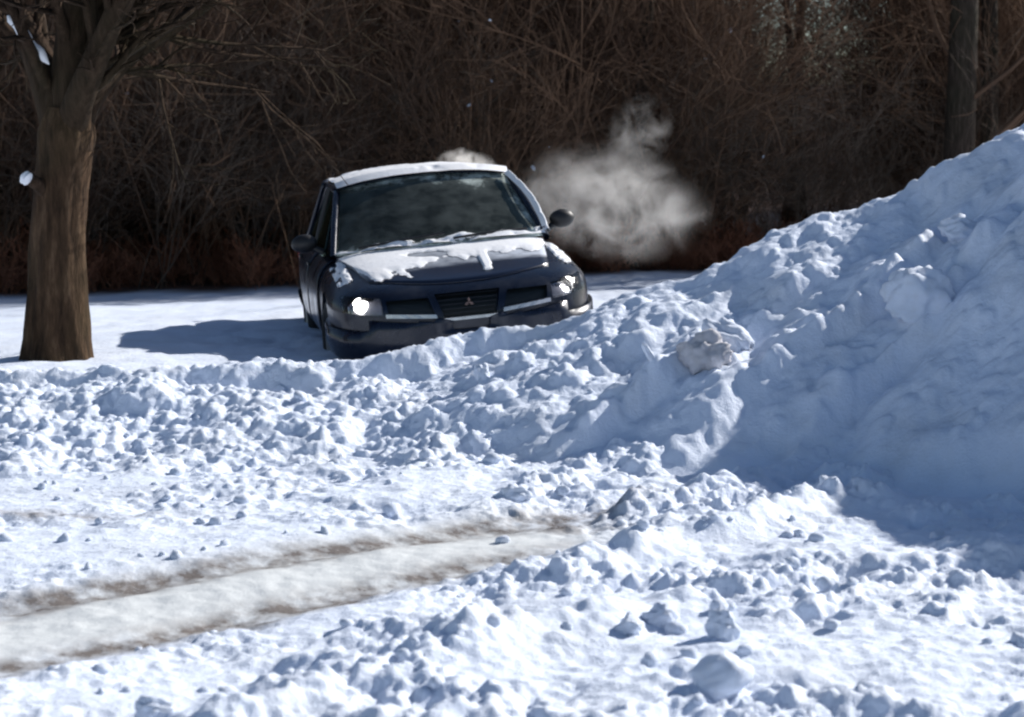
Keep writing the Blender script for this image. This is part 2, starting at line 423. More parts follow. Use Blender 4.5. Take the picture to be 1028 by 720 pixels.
chunk(724, 690, .098, 'large rounded snow chunk nearest the bottom edge, right of the ploughed ridge', 3, (1.15, .9, .8), rot=(.2, -.35, .3), lift=.5, rough=.10)
chunk(726, 640, .075, 'upright snow lump just behind the large rounded chunk', 5, (.8, .8, 1.0), lift=.4)
chunk(664, 628, .065, 'shaded snow lump on the ridge left of the upright lump', 8, (1, .8, .9))
chunk(632, 634, .055, 'small shaded snow lump at the left end of the lump row on the ridge', 9, (.9, .8, .9))
chunk(706, 368, .125, 'dirty rounded snow boulder perched where the bank meets the pile', 12, (1.1, .9, .95), mat=M_DIRTY, lift=.6, rough=.42)
chunk(730, 345, .13, 'pale snow block leaning behind the dirty boulder', 14, (1.2, .9, .7), rot=(.2, .5, .3), lift=.5)
chunk(652, 364, .07, 'thin sharp white snow shard standing up in the bank', 17, (.28, .3, 1.3), rot=(.1, -.6, .2), lift=.5)
chunk(922, 308, .19, 'big rounded snow slab sticking out of the pile flank', 19, (1.15, .6, .85), rot=(-.2, .1, .1), lift=.35)
chunk(965, 235, .12, 'rounded snow lump high on the pile face', 23, (1.2, .8, .7))
chunk(516, 500, .075, 'lone grey snow lump beside the end of the slush track', 25, (1.2, .9, .7))
chunk(155, 718, .06, 'small snow chunk at the bottom edge left of the frame', 27, (1, .8, .8))
chunk(484, 380, .07, 'dark sided snow chunk on the bank crest below the bumper', 29, (.8, .7, 1.0))
protos = [chunk_mesh('snow_clod', 40+i, 2, .3, (1, random.uniform(.7, 1), random.uniform(.55, .9))) for i in range(7)]
for me in protos: me.materials.append(M_CHUNK)
nclod = 0; rr = random.Random(5)
while nclod < 150:
    y = rr.uniform(5.9, 11.6); x = rr.uniform(-.27, .27)*y
    if lane_mask(np.array([x]), np.array([y]))[0] > .25 and rr.random() > .06: continue
    if x > 1.7 and y > 8.6: continue
    o = bpy.data.objects.new('snow_clod', rr.choice(protos)); COL.objects.link(o)
    s = rr.choice([.016, .02, .026, .034, .045])*rr.uniform(.8, 1.25)
    o.location = (x, y, sh(x, y)+s*.25); o.scale = (s,)*3; o.rotation_euler = (rr.uniform(-.5, .5), rr.uniform(-.5, .5), rr.uniform(0, 6.28))
    tag(o, 'small loose clod of broken snow lying on the ploughed road or bank', 'snow clod', 'small snow clods scattered on the road')
    nclod += 1

# ------------------------------------------------------------------ trees
def sweep(paths):
    """paths: list of (points Nx3, radii N, sides). One vertex/face array."""
    VV, FF, base = [], [], 0
    for P, Rr, n in paths:
        P = np.asarray(P, float); k = len(P)
        T = np.gradient(P, axis=0); T /= np.linalg.norm(T, axis=1, keepdims=True)+1e-9
        up = np.array([1., 0, 0]) if abs(T[0][0]) < .8 else np.array([0, 1., 0])
        A = np.cross(T, up); A /= np.linalg.norm(A, axis=1, keepdims=True)+1e-9; B = np.cross(T, A)
        ang = np.arange(n)*2*np.pi/n
        ring = P[:, None] + np.asarray(Rr)[:, None, None]*(np.cos(ang)[None, :, None]*A[:, None] + np.sin(ang)[None, :, None]*B[:, None])
        VV.append(ring.reshape(-1, 3))
        i = np.arange(k-1)[:, None]*n; j = np.arange(n)[None]; jn = (j+1) % n
        FF.append(np.stack([base+i+j, base+i+jn, base+i+n+jn, base+i+n+j], -1).reshape(-1, 4)); base += k*n
    return np.concatenate(VV), np.concatenate(FF)
def path(rd, p, d, L, r, n, wig=.25, grav=0.0, taper=.35):
    pts = [np.array(p, float)]; d = np.array(d, float); d /= np.linalg.norm(d)
    for i in range(n):
        d = d + np.array([rd.gauss(0, wig), rd.gauss(0, wig), rd.gauss(0, wig)+grav])*(1.5/n); d /= np.linalg.norm(d)
        pts.append(pts[-1]+d*L/n)
    t = np.linspace(0, 1, n+1)
    return np.array(pts), r*(1-(1-taper)*t), d
def side_dir(rd, d, ang):
    a = rd.uniform(0, 2*math.pi); d = d/np.linalg.norm(d)
    u = np.cross(d, [0, 0, 1.]); 
    if np.linalg.norm(u) < .1: u = np.cross(d, [1., 0, 0])
    u /= np.linalg.norm(u); v = np.cross(d, u)
    return d*math.cos(ang) + (u*math.cos(a)+v*math.sin(a))*math.sin(ang)
def branch(rd, out, p, d, L, r, lvl, nch, minr=.004):
    n = 6 if lvl > 1 else 4 if lvl == 1 else 2
    P, Rr, dd = path(rd, p, d, L, r, n, .35, .08)
    out.append((P, np.maximum(Rr, minr), 5 if r > .04 else 3))
    if lvl == 0: return
    for c in range(nch[lvl]):
        t = rd.uniform(.2, 1); i = min(int(t*n), n-1); q = P[i] + (P[i+1]-P[i])*(t*n-i)
        dl = P[i+1]-P[i]
        branch(rd, out, q, side_dir(rd, dl, rd.uniform(.4, 1.0)), L*rd.uniform(.35, .6), max(r*.5*(1.1-.5*t), minr), lvl-1, nch, minr)
def woods_tree(seed, H, r):
    rd = random.Random(seed); P, Rr, _ = path(rd, (0, 0, -.3), (rd.gauss(0, .04), rd.gauss(0, .04), 1), H, r, 14, .07, .05, .2)
    Rr[0] *= 1.35
    crown = []
    for c in range(34):
        t = rd.uniform(.08, .98); i = min(int(t*14), 13); q = P[i]+(P[i+1]-P[i])*(t*14-i)
        branch(rd, crown, q, side_dir(rd, P[i+1]-P[i], rd.uniform(.6, 1.2)), H*(.12+.20*rd.random())*(1.1-.6*t), r*.19*(1.15-t), 2, {2: 6, 1: 5}, .006)
    return sweep([(P, Rr, 9)]), sweep(crown)
tprotos = []
for k, (H, r) in enumerate([(13, .17), (11, .12), (15, .22), (9, .09), (12, .14)]):
    (tv, tf), (cv, cf) = woods_tree(300+k, H, r)
    tprotos.append((tv, tf, cv, cf))
tdata = []
def copy_tree(o, parent=None):
    c = o.copy(); COL.objects.link(c); c.parent = parent
    for ch in o.children: copy_tree(ch, c)
    return c
troots = []
for k, (tv, tf, cv, cf) in enumerate(tprotos):
    r_ = empty('bare_tree'); mesh_obj('trunk', tv, tf, M_WOOD, r_); mesh_obj('crown', cv, cf, M_TWIG, r_); troots.append(r_)
def gz1(x, y): return float(ground_h(np.array([float(x)]), np.array([float(y)]))[0])
used = set()
def place_tree(k, px, d, s=1.0, label=None):
    x = (px-514)/F_PX*d
    o = troots[k] if k not in used else copy_tree(troots[k]); used.add(k)
    o.location = (x, d, gz1(x, d)); o.rotation_euler = (0, 0, rr.uniform(0, 6.28)); o.scale = (s, s, s)
    tag(o, label or 'bare dark brown tree standing among brush in the woods behind the lawn', 'tree', 'bare trees in the woods behind the lawn')
place_tree(2, 958, 29.5, 1.15, 'thick dark bare tree rising above the snow pile, right of the vapour')
place_tree(0, 992, 31, 1.0, 'slimmer bare tree just right of the thick dark one above the snow pile')
place_tree(0, 468, 29.5, 1.1, 'dark bare tree trunk rising behind the car roof')
place_tree(3, 812, 33, 1.0, 'bare tree standing left of the sky gap above the snow pile')
place_tree(1, 250, 29, 1.0, 'bare tree between the yard tree and the car, at the wood edge')
for i in range(88):
    d = 29 + 34*rr.random()**.9
    pxl = rr.uniform(-160, 1190)
    if (650 < pxl < 1000 or 240 < pxl < 320) and rr.random() < .92: pxl -= 380 if pxl > 400 else -130
    place_tree(rr.choice([0, 1, 2, 3, 4]), pxl, d, rr.uniform(.75, 1.2))

# brush
def shrub(seed, H, stems, minr=.0034, nch={2: 9, 1: 7}):
    rd = random.Random(seed); out = []
    for s in range(stems):
        branch(rd, out, (rd.gauss(0, .25), rd.gauss(0, .25), -.1), (rd.gauss(0, .35), rd.gauss(0, .35), 1), H*rd.uniform(.6, 1.05), .009*H/3, 2, nch, minr)
    return sweep(out)
sprot = [shrub(500+k, rr.uniform(3.0, 4.6), rr.randint(7, 9)) for k in range(9)]
def mass(name, spots, protos_, mat, label, cat):
    VV, FF, b = [], [], 0
    for (x, y, s, a, k, zs) in spots:
        v, f = protos_[k]; c, sn = math.cos(a), math.sin(a)
        w_ = np.stack([(v[:, 0]*c - v[:, 1]*sn)*s + x, (v[:, 0]*sn+v[:, 1]*c)*s + y, v[:, 2]*s*zs + gz1(x, y)], 1)
        VV.append(w_); FF.append(f+b); b += len(v)
    o = mesh_obj(name, np.concatenate(VV), np.concatenate(FF), mat)
    return tag(o, label, cat, kind='stuff')
spots = []
for i in range(720):
    d = 28.5 + 30*rr.random()**1.1
    x = rr.uniform(-.33, .33)*d
    pxl = 514+F_PX*x/d
    s = rr.uniform(.85, 1.45)
    if 690 < pxl < 975 : 
        if d > 37 or rr.random() < .5: continue
        s = min(s, .95)*rr.choice([.52, .6, .68])
    elif 245 < pxl < 320:
        if d > 38 or rr.random() < .3: continue
        s *= .62
    d += max(-4, min(4, .42*x*min(1, 30/d)**3))
    spots.append((x, d, s*(1+.012*(d-28)), rr.uniform(0, 6.28), rr.randrange(9), 1))
mass('undergrowth', spots, sprot, M_TWIG, 'dense tangle of bare brown saplings and brush filling the woods', 'undergrowth')
lprot = [shrub(700+k, .85, 12, .005, {2: 5, 1: 3}) for k in range(5)]
spots = [((x := rr.uniform(-9.5, 9.5)), 27.9+max(-4, min(4, .42*x))+rr.random()**1.5*3, rr.uniform(.5, 1.0), rr.uniform(0, 6.28), rr.randrange(5), rr.uniform(.6, 1)) for i in range(230)]
mass('russet_brush', spots, lprot, M_RED, 'low russet weeds and stems along the foot of the woods', 'brush')
uv = bpy.data.objects['undergrowth'].data.vertices
tuft_me = [chunk_mesh('snow_tuft', 80+i, 2, .3, (1, .6, .5)) for i in range(3)]
for me in tuft_me: me.materials.append(M_CHUNK)
cnt = 0
while cnt < 34:
    v_ = uv[rr.randrange(len(uv))].co
    if v_.y > 31 or v_.z < .3 or v_.z > 4.2 or abs(v_.x) > .27*v_.y: continue
    o = bpy.data.objects.new('snow_tuft', tuft_me[cnt % 3]); COL.objects.link(o); q_ = rr.choice([.018, .025, .035, .05])
    o.location = (v_.x, v_.y, v_.z+q_*.3); o.scale = (q_,)*3; o.rotation_euler = (0, rr.uniform(-.8, .8), rr.uniform(0, 6)); cnt += 1
    tag(o, 'tiny tuft of snow caught on the bare brown brush of the woods', 'snow tuft', 'snow tufts caught on the brush')
# individual shrubs at the wood edge
sroots = []
for k in range(4):
    v, f = sprot[k]; o = mesh_obj('bare_shrub', v, f, M_TWIG2); sroots.append(o)
for i in range(20):
    x = -9 + 18.5*(i+.5)/20 + rr.uniform(-.4, .4); y = rr.uniform(28, 29.4)+max(-4, min(4, .42*x))
    o = sroots[i] if i < 4 else sroots[i % 4].copy()
    if i >= 4: COL.objects.link(o)
    s = rr.uniform(.55, .95); o.location = (x, y, gz1(x, y)); o.scale = (s, s, s); o.rotation_euler = (0, 0, rr.uniform(0, 6.28))
    tag(o, 'leafless greyish shrub at the front edge of the woods', 'shrub', 'leafless shrubs along the wood edge')

# the yard tree at the left
def yard_tree():
    d0 = 13.5; X = lambda px, d=d0: (px-514)/F_PX*d
    Z = lambda py, d=d0: CAM_Z-(py-HZ)/F_PX*d
    root = empty('yard_tree', (X(54), d0, 0))
    ox = X(54)
    def P(px, py, dd=0): return (X(px, d0+dd)-ox, dd, Z(py, d0+dd))
    rd = random.Random(11)
    trunkpts = [P(53, 395), P(54, 360), P(55, 340), P(56, 310), P(57, 270), P(59, 230), P(63, 190), P(67, 160), P(70, 135), P(73, 110)]
    rad = [.29, .235, .212, .200, .188, .178, .172, .180, .195, .16]
    pts = np.array(trunkpts)
    # resample finely
    t = np.linspace(0, len(pts)-1, 60); i0 = np.arange(len(pts))
    PP = np.stack([np.interp(t, i0, pts[:, k]) for k in range(3)], 1); RR = np.interp(t, i0, rad)
    v, f = sweep([(PP, RR, 40)])
    ang = np.arctan2(v[:, 1], v[:, 0]-np.repeat(PP[:, 0], 40)); zz = v[:, 2]
    cxy = np.repeat(PP[:, :2], 40, 0); off = v[:, :2]-cxy
    dn = 1 + .10*fbm(ang*1.6+20, zz*.8+5, 1., 3, 210) + .05*noise(ang*7, zz*3, 220)*1.0 + .22*np.exp(-(zz-.1)/.14)*np.maximum(0, np.cos(ang*4+.6))*.6
    v[:, :2] = cxy + off*dn[:, None]
    mesh_obj('trunk', v, f, M_BARK, root)
    limbs = []
    def limb(pl, r0, r1, sides=10):
        pl = np.array(pl); t = np.linspace(0, len(pl)-1, 5*len(pl)); i0 = np.arange(len(pl))
        Q = np.stack([np.interp(t, i0, pl[:, k]) for k in range(3)], 1)
        for it in range(3): Q[1:-1] = (Q[:-2]+2*Q[1:-1]+Q[2:])/4
        rr_ = np.linspace(r0, r1, len(Q)); limbs.append((Q, rr_, sides)); return Q, rr_
    mains = [limb([P(70, 150), P(60, 110), P(45, 60, .1), P(20, 15, .2), P(-30, -60, .4), P(-70, -200, .5)], .15, .05),
             limb([P(72, 150), P(75, 90), P(80, 30, -.1), P(86, -60, -.2), P(80, -220, -.3), P(95, -380, -.3)], .165, .05),
             limb([P(74, 150), P(95, 100, .1), P(130, 60, .3), P(190, 22, .5), P(260, -30, .7), P(340, -100, .8)], .085, .03),
             limb([P(70, 140), P(85, 95, -.2), P(110, 40, -.4), P(150, -50, -.7), P(180, -200, -.9)], .12, .04),
             limb([P(60, 205), P(40, 185, -.15), P(27, 176, -.25)], .06, .035)]
    for Q, rr_ in mains[:4]:
        for c in range(13):
            k = rd.randint(5, len(Q)-2)
            branch(rd, limbs, Q[k], side_dir(rd, Q[k+1]-Q[k], rd.uniform(.5, 1.1)), rd.uniform(.6, 1.7), rr_[k]*.4, 2, {2: 6, 1: 5}, .0035)
    v, f = sweep(limbs); mesh_obj('crown', v, f, M_LIMB, root)
    # snow lying on limbs
    def patch(pl, r, seed):
        pl = np.array(pl); t = np.linspace(0, 1, 14); Q = np.stack([np.interp(t*(len(pl)-1), np.arange(len(pl)), pl[:, k]) for k in range(3)], 1)
        rad_ = r*np.sqrt(np.clip(1-(2*t-1)**4, 0.02, 1))*(1+.25*np.sin(t*17+seed))
        v, f = sweep([(Q, rad_, 10)])
        o = mesh_obj('snow_patch', v, f, M_CARSNOW, root)
    patch([P(14, 18, -.22), P(34, 42, -.22), P(54, 66, -.2)], .034, 1)
    patch([P(24, 176, -.3), P(32, 181, -.32)], .04, 2)
    patch([P(121, 62, -.1), P(127, 65, -.1)], .028, 3)
    tag(root, 'rough barked yard tree with forked trunk and snow on a limb, standing on the lawn', 'tree')
yard_tree()

# ------------------------------------------------------------------ car
CAR = empty('parked_car', (-.61, 15.57, .06), (R(0), R(-5.2), R(9.5)))
CAR.scale = (1.04, 1, 1.045)
tag(CAR, 'dark blue sedan with lit headlights stuck in snow behind the bank', 'car')
LEN = 4.6; HALF = 2.3
hl = lambda y: float(np.interp(y, [0, .15, .4, .8, 1.2, 1.4, 2, 3, 3.9, 4.2, 4.5, 4.6], [.69, .715, .765, .835, .885, .90, .905, .92, .965, .98, .95, .88]))
def bw(y):
    a = (1-(1-min(y/.70, 1))**3.1)**(1/3.1); b = (1-(1-min((LEN-y)/.6, 1))**3)**(1/3)
    return .875*max(a, .02)*max(b, .02)*(1-.03*max(0, (y-3.2)/1.4))
def bz(y):
    zm = .45; a = (1-(1-min(max(y/.34, 0), 1))**2.7)**(1/2.7); b = (1-(1-min((LEN-y)/.3, 1))**3)**(1/3)
    r_ = max(min(a, b), .03)
    return zm-(zm-.20)*r_, zm+(hl(y)-zm)*r_
st = np.unique(np.round(np.concatenate([[.0005, .004, .012, .025, .045, .07, .1, .14, .18, .23, .28, .34, .41, .5, .6, .7, .8], np.arange(.9, 4.0, .1), [4.05, 4.15, 4.25, 4.35, 4.42, 4.48, 4.53, 4.57, 4.59, 4.599]]), 4))
NS = 72
def body_grid():
    V = []
    for y in st:
        w_ = bw(y); z0, z1 = bz(y); zc = (z0+z1)/2; hz = (z1-z0)/2
        for k in range(NS):
            a = 2*math.pi*k/NS - math.pi/2
            c, s = math.cos(a), math.sin(a); e = 2/4.4
            x = w_*math.copysign(abs(c)**e, c); z = zc + hz*math.copysign(abs(s)**e, s)
            x *= 1 - .05*max(0, (z-.62)/.3)**1.5
            V.append((x, y-HALF, z))
    return V
BV = body_grid(); n_st = len(st)
BF = []
for i in range(n_st-1):
    for k in range(NS):
        k2 = (k+1) % NS; BF.append((i*NS+k, i*NS+k2, (i+1)*NS+k2, (i+1)*NS+k))
caps = [tuple(range(NS-1, -1, -1)), tuple((n_st-1)*NS+k for k in range(NS))]
body = mesh_obj('body', BV, BF+caps, M_PAINT, CAR)
bmx = bmesh.new(); bmx.from_mesh(body.data); bmesh.ops.recalc_face_normals(bmx, faces=bmx.faces[:]); bmx.to_mesh(body.data)
bvh = BVHTree.FromBMesh(bmx); bmx.free()
def front(x, z):
    h = bvh.ray_cast(Vector((x, -6, z)), Vector((0, 1, 0))); return (h[0], h[1]) if h[0] else (Vector((x, -1.6, z)), Vector((0, -1, 0)))
def top(x, y):
    h = bvh.ray_cast(Vector((x, y, 4)), Vector((0, 0, -1))); return h[0], h[1]
def quad_grid(c, nu, nv):
    """bilinear grid of four (a,b) corners: c00, c10, c11, c01"""
    c = [np.array(q, float) for q in c]; out = []
    for i in range(nu+1):
        for j in range(nv+1):
            u, v = i/nu, j/nv; out.append(c[0]*(1-u)*(1-v)+c[1]*u*(1-v)+c[2]*u*v+c[3]*(1-u)*v)
    return out
def shell(top_pts, bot_pts, nu, nv):
    n = len(top_pts); V = list(top_pts)+list(bot_pts); F = []
    ix = lambda i, j: i*(nv+1)+j
    for i in range(nu):
        for j in range(nv):
            q = (ix(i, j), ix(i+1, j), ix(i+1, j+1), ix(i, j+1)); F.append(q); F.append(tuple(n+t for t in reversed(q)))
    for i in range(nu): F.append((ix(i, 0), n+ix(i, 0), n+ix(i+1, 0), ix(i+1, 0))); F.append((ix(i+1, nv), n+ix(i+1, nv), n+ix(i, nv), ix(i, nv)))
    for j in range(nv): F.append((ix(0, j+1), n+ix(0, j+1), n+ix(0, j), ix(0, j))); F.append((ix(nu, j), n+ix(nu, j), n+ix(nu, j+1), ix(nu, j+1)))
    return V, F
def fix(o):
    b = bmesh.new(); b.from_mesh(o.data); bmesh.ops.recalc_face_normals(b, faces=b.faces[:]); b.to_mesh(o.data); b.free(); return o
def recess(c, depth, nu=10, nv=4):
    g = quad_grid(c, nu, nv)
    t_ = [(a, -HALF-.8, b) for a, b in g]; b_ = [(a, front(a, b)[0].y+depth, b) for a, b in g]
    V, F = shell(t_, b_, nu, nv); o = mesh_obj('cut', V, F, None); return fix(o)
def fpatch(name, c, off, thick, mat, parent=CAR, nu=14, nv=5):
    g = quad_grid(c, nu, nv); a_ = []; b_ = []
    for x, z in g:
        p, n_ = front(x, z); a_.append((p.x, p.y-off, p.z)); b_.append((p.x, p.y-off+thick, p.z))
    V, F = shell(a_, b_, nu, nv); o = fix(mesh_obj(name, V, F, mat, parent, smooth=False)); return o
# openings: centre grille, side slots, headlamp bowls, wheel wells
GRC = [(-.17, .50), (.17, .50), (.215, .65), (-.215, .65)]
def mir(c): return [(-a, b) for a, b in c]
SLOT = [(.225, .53), (.52, .56), (.53, .635), (.26, .635)]
HLP = [(.555, .545), (.80, .575), (.795, .68), (.56, .655)]
cuts = [recess(GRC, .06), recess(SLOT, .05), recess(mir(SLOT), .05), recess(HLP, .10), recess(mir(HLP), .10)]
for sx in (-1, 1):
    for yy in (.88, 3.55):
        b = bmesh.new(); bmesh.ops.create_cone(b, cap_ends=True, segments=40, radius1=.36, radius2=.36, depth=.5,
            matrix=Matrix.Translation((sx*.84, yy-HALF, .31)) @ Matrix.Rotation(math.pi/2, 4, 'Y'))
        cuts.append(bm_obj('cut', b, None if False else M_BLACK))
for c in cuts: c.parent = CAR
for c in cuts:
    md = body.modifiers.new('b', 'BOOLEAN'); md.object = c; md.operation = 'DIFFERENCE'; md.solver = 'EXACT'
apply_mods(body)
for c in cuts: bpy.data.objects.remove(c)
body.data.materials.clear(); body.data.materials.append(M_PAINT)
body.data.polygons.foreach_set('material_index', np.zeros(len(body.data.polygons), np.int32))
# sharp-aware smoothing
bb = bmesh.new(); bb.from_mesh(body.data)
for e in bb.edges:
    if len(e.link_faces) == 2 and e.calc_face_angle(0) > .6: e.smooth = False
for f in bb.faces: f.smooth = True
bb.to_mesh(body.data); bb.free()
# panels cut from the body skin
bmg = bmesh.new(); bmg.from_pydata if False else None
mtmp = bpy.data.meshes.new('tmp'); mtmp.from_pydata(BV, [], BF); mtmp.update()
vn = np.zeros((len(BV), 3)); 
for p in mtmp.polygons:
    for i in p.vertices: vn[i] += np.array(p.normal)
vn /= np.linalg.norm(vn, axis=1, keepdims=True)+1e-9
BVA = np.array(BV)
if (vn[:, 0]*BVA[:, 0]).sum() < 0: vn = -vn
def skin(name, cond, off, mat=M_PAINT, thick=.012, parent=CAR):
    cen = BVA[np.array(BF)].mean(1); k = np.array([cond(c[0], c[1]+HALF, c[2]) for c in cen])
    F = np.array(BF)[k]; us = np.unique(F); mp = {v: i for i, v in enumerate(us)}
    V = BVA[us] + vn[us]*off; F = [tuple(mp[v] for v in f) for f in F]
    o = mesh_obj(name, V, F, mat, parent); md = o.modifiers.new('s', 'SOLIDIFY'); md.thickness = thick; md.offset = -1
    apply_mods(o); return o
bump_o = skin('front_bumper', lambda x, y, z: y < .56 and .2 < z < .49, .016)
skin('rear_bumper', lambda x, y, z: y > 4.05 and .2 < z < .52, .016)
for s in (-1, 1):
    for a, b in ((1.36, 2.42), (2.46, 3.38)):
        dr = skin('door', lambda x, y, z, s=s, a=a, b=b: x*s > .6 and a < y < b and .27 < z < .86, .006, thick=.008)
        hb = bmesh.new(); box_bm(hb, (s*.875, b-.14-HALF, .79), (.022, .15, .028)); bm_obj('handle', hb, M_BLACK, dr, bevel=.006)
# hood
def hood_pt(u, v, off):
    y = .17+ (1.20-.17)*v; xw = .60+.13*v; x = u*xw; yy = y + .20*abs(u)**2.6*(1-v*.4) - HALF
    p, n_ = top(x, yy); return p + n_*off
def top_sheet(fn, nu, nv): return [fn(-1+2*i/nu, j/nv) for i in range(nu+1) for j in range(nv+1)]
V, F = shell(top_sheet(lambda u, v: hood_pt(u, v, .008), 24, 18), top_sheet(lambda u, v: hood_pt(u, v, -.004), 24, 18), 24, 18)
def hood_mat():
    m, n, p, L = new_mat('frosted_navy_paint'); co = objco(n)
    t = tex_noise(n, 9, 6, .7, co); a = n.nodes.new('ShaderNodeAttribute'); a.attribute_name = 'frost'
    ad = n.nodes.new('ShaderNodeMath'); ad.operation = 'MULTIPLY'; L.new(t.outputs[0], ad.inputs[0]); L.new(a.outputs['Fac'], ad.inputs[1])
    fr = ramp(n, ad.outputs[0], [(.12, (0,)*3), (.62, (.8,)*3)])
    L.new(mixc(n, fr.outputs[0], (.005, .010, .028), (.62, .68, .78)), p.inputs['Base Color'])
    L.new(ramp(n, fr.outputs[0], [(0, (.28,)*3), (.5, (.7,)*3)]).outputs[0], p.inputs['Roughness'])
    p.inputs['Coat Weight'].default_value = .25; p.inputs['Coat Roughness'].default_value = .12; return m
ho = fix(mesh_obj('hood', V, F, hood_mat(), CAR))
hc = np.zeros(len(ho.data.vertices)*3); ho.data.vertices.foreach_get('co', hc); hc = hc.reshape(-1, 3)
floatattr(ho, 'frost', sstep(.42, .62, hc[:, 1]+HALF - .10*hc[:, 0])*(.8+.4*sstep(0, .6, hc[:, 0])))
# hood snow: thin patchy layer
def snow_mask(u, v):
    a = np.array([u*2.1+3]); b = np.array([v*2.6+8]); n1 = float(fbm(a, b, 1., 4, 260)[0]); n2 = float(fbm(a*3, b*1.2, 1., 3, 270)[0])
    edge = .62 + .16*u - .30*max(0, -u-.35) *1.2
    edge = float(np.interp(u, [-1, -.75, -.5, -.25, 0, .5, 1], [.02, .05, .22, .46, .50, .46, .42]))
    m = (v-edge)*4.0 + .45*n1 + .35*n2
    hole = math.exp(-(((u+.27)/.24)**2+((v-.72)/.10)**2)); m -= 2.6*hole
    if abs(u-.30-.04*v) < .045 and .12 < v < .62: m = max(m, .5)  # one straight narrow white streak running lengthwise, right of centre
    m -= 2.0*max(0, abs(u)-.93)*10
    return m
def snow_layer(name, fn, mask, nu, nv, amp, off=.002, parent=CAR):
    T, B, K = [], [], []
    for i in range(nu+1):
        for j in range(nv+1):
            u, v = -1+2*i/nu, j/nv; m = mask(u, v); h = amp*max(0, min(1, m*1.4))**.6
            T.append(fn(u, v, off+h)); K.append(m > 0.0)
    F = []; ix = lambda i, j: i*(nv+1)+j
    for i in range(nu):
        for j in range(nv):
            q = (ix(i, j), ix(i+1, j), ix(i+1, j+1), ix(i, j+1))
            if sum(K[t] for t in q) >= 2: F.append(q)
    us = sorted({v for f in F for v in f}); mp = {v: k for k, v in enumerate(us)}
    V = [T[v] for v in us]; F = [tuple(mp[v] for v in f) for f in F]
    return mesh_obj(name, V, F, M_CARSNOW, parent)
snow_layer('hood_snow', lambda u, v, o: hood_pt(u, v, .009+o), snow_mask, 130, 100, .011)
# fenders get a dusting too
def fend_pt(s):
    def fn(u, v, o):
        x = s*(.745+.05*u); y = .42+.78*v-HALF; p, n_ = top(x, y); return p+n_*(o+.001)
    return fn
for s in (-1, 1):
    snow_layer('fender_snow', fend_pt(s), lambda u, v: .25+float(fbm(np.array([u+s*4.]), np.array([v*6.]), 1., 3, 280)[0]) - 2.5*max(0, abs(u)-.8)*4 - (.9 if (v < .12) else 0), 10, 60, .014)
# grille
gp = fpatch('grille', GRC, -.055, .01, M_GRILLE)
for k in range(5):
    z = .515+.029*k; hw = .165+.009*k; fpatch('grille_bar', [(-hw, z), (hw, z), (hw, z+.007), (-hw, z+.007)], -.022, .012, M_BLACK, gp, 14, 1)
fpatch('grille_trim', [(-.18, .478), (.18, .478), (.18, .497), (-.18, .497)], .022, .018, M_CHROME, gp, 14, 1)
# emblem in the middle of the grille: three diamonds round a centre
eb = bmesh.new(); pc, _ = front(0, .585)
for a in (90, 210, 330):
    ca, sa = math.cos(R(a)), math.sin(R(a)); L_ = .034
    q = [(0, 0), (L_*.5*ca-L_*.29*sa, L_*.5*sa+L_*.29*ca), (L_*ca, L_*sa), (L_*.5*ca+L_*.29*sa, L_*.5*sa-L_*.29*ca)]
    f_ = [eb.verts.new((x, pc.y-.012, .583+z)) for x, z in q]; b_ = [eb.verts.new((x, pc.y+.0, .583+z)) for x, z in q]
    eb.faces.new(f_); eb.faces.new(b_[::-1])
    for k in range(4): eb.faces.new((f_[k], b_[k], b_[(k+1) % 4], f_[(k+1) % 4]))
bmesh.ops.recalc_face_normals(eb, faces=eb.faces[:])
bm_obj('emblem', eb, simple('tarnished_badge', (.16, .11, .10), .5, .5), gp, smooth=False)
for s in (1, -1):
    m_ = (lambda c: c) if s == 1 else mir
    sp = fpatch('grille_slot', m_(SLOT), -.045, .01, M_GRILLE)
    fpatch('slot_trim', m_([(.215, .502), (.54, .53), (.54, .555), (.22, .527)]), .014, .02, M_CHROME, sp, 8, 1)
    # headlamp: bowl, bulb reflector, lens, indicator
    hr = empty('headlight'); hr.parent = CAR
    if s == 1: hr.location = (0, 0, 0)
    fpatch('reflector', m_(HLP), -.085, .006, M_REFL, hr)
    lx = .685; p, n_ = front(s*lx, .615)
    lb = bmesh.new(); bmesh.ops.create_uvsphere(lb, u_segments=24, v_segments=12, radius=.050, matrix=Matrix.Translation((p.x, p.y+.052, p.z)) @ Matrix.Diagonal((1, .25, 1, 1)))
    bm_obj('lamp', lb, M_LAMP, hr)
    if s == -1:
        fpatch('indicator', m_([(.745, .56), (.796, .575), (.792, .675), (.745, .67)]), -.04, .01, M_AMBER, hr, 4, 3)
    else:
        fpatch('indicator', m_([(.755, .565), (.796, .575), (.792, .675), (.755, .67)]), -.04, .01, M_AMBER, hr, 4, 3)
    fpatch('lens', m_(HLP), .001, .003, M_LENS, hr)
# lower intake, fog recesses on bumper, plate, splash block
ip = fpatch('lower_intake', [(-.40, .245), (.40, .245), (.44, .345), (-.44, .345)], .021, .012, M_GRILLE)
for k in range(3):
    z = .265+.026*k; fpatch('intake_bar', [(-.40, z), (.40, z), (.40, z+.006), (-.40, z+.006)], .026, .008, M_BLACK, ip, 10, 1)
for s in (1, -1):
    m_ = (lambda c: c) if s == 1 else mir
    fpatch('fog_lamp_recess', m_([(.50, .27), (.62, .28), (.62, .35), (.50, .34)]), .021, .01, M_GRILLE)
sb = bmesh.new(); box_bm(sb, (-.42, .05-HALF, .17), (.13, .06, .15)); bm_obj('tow_bracket', sb, M_BLACK, CAR, bevel=.01)
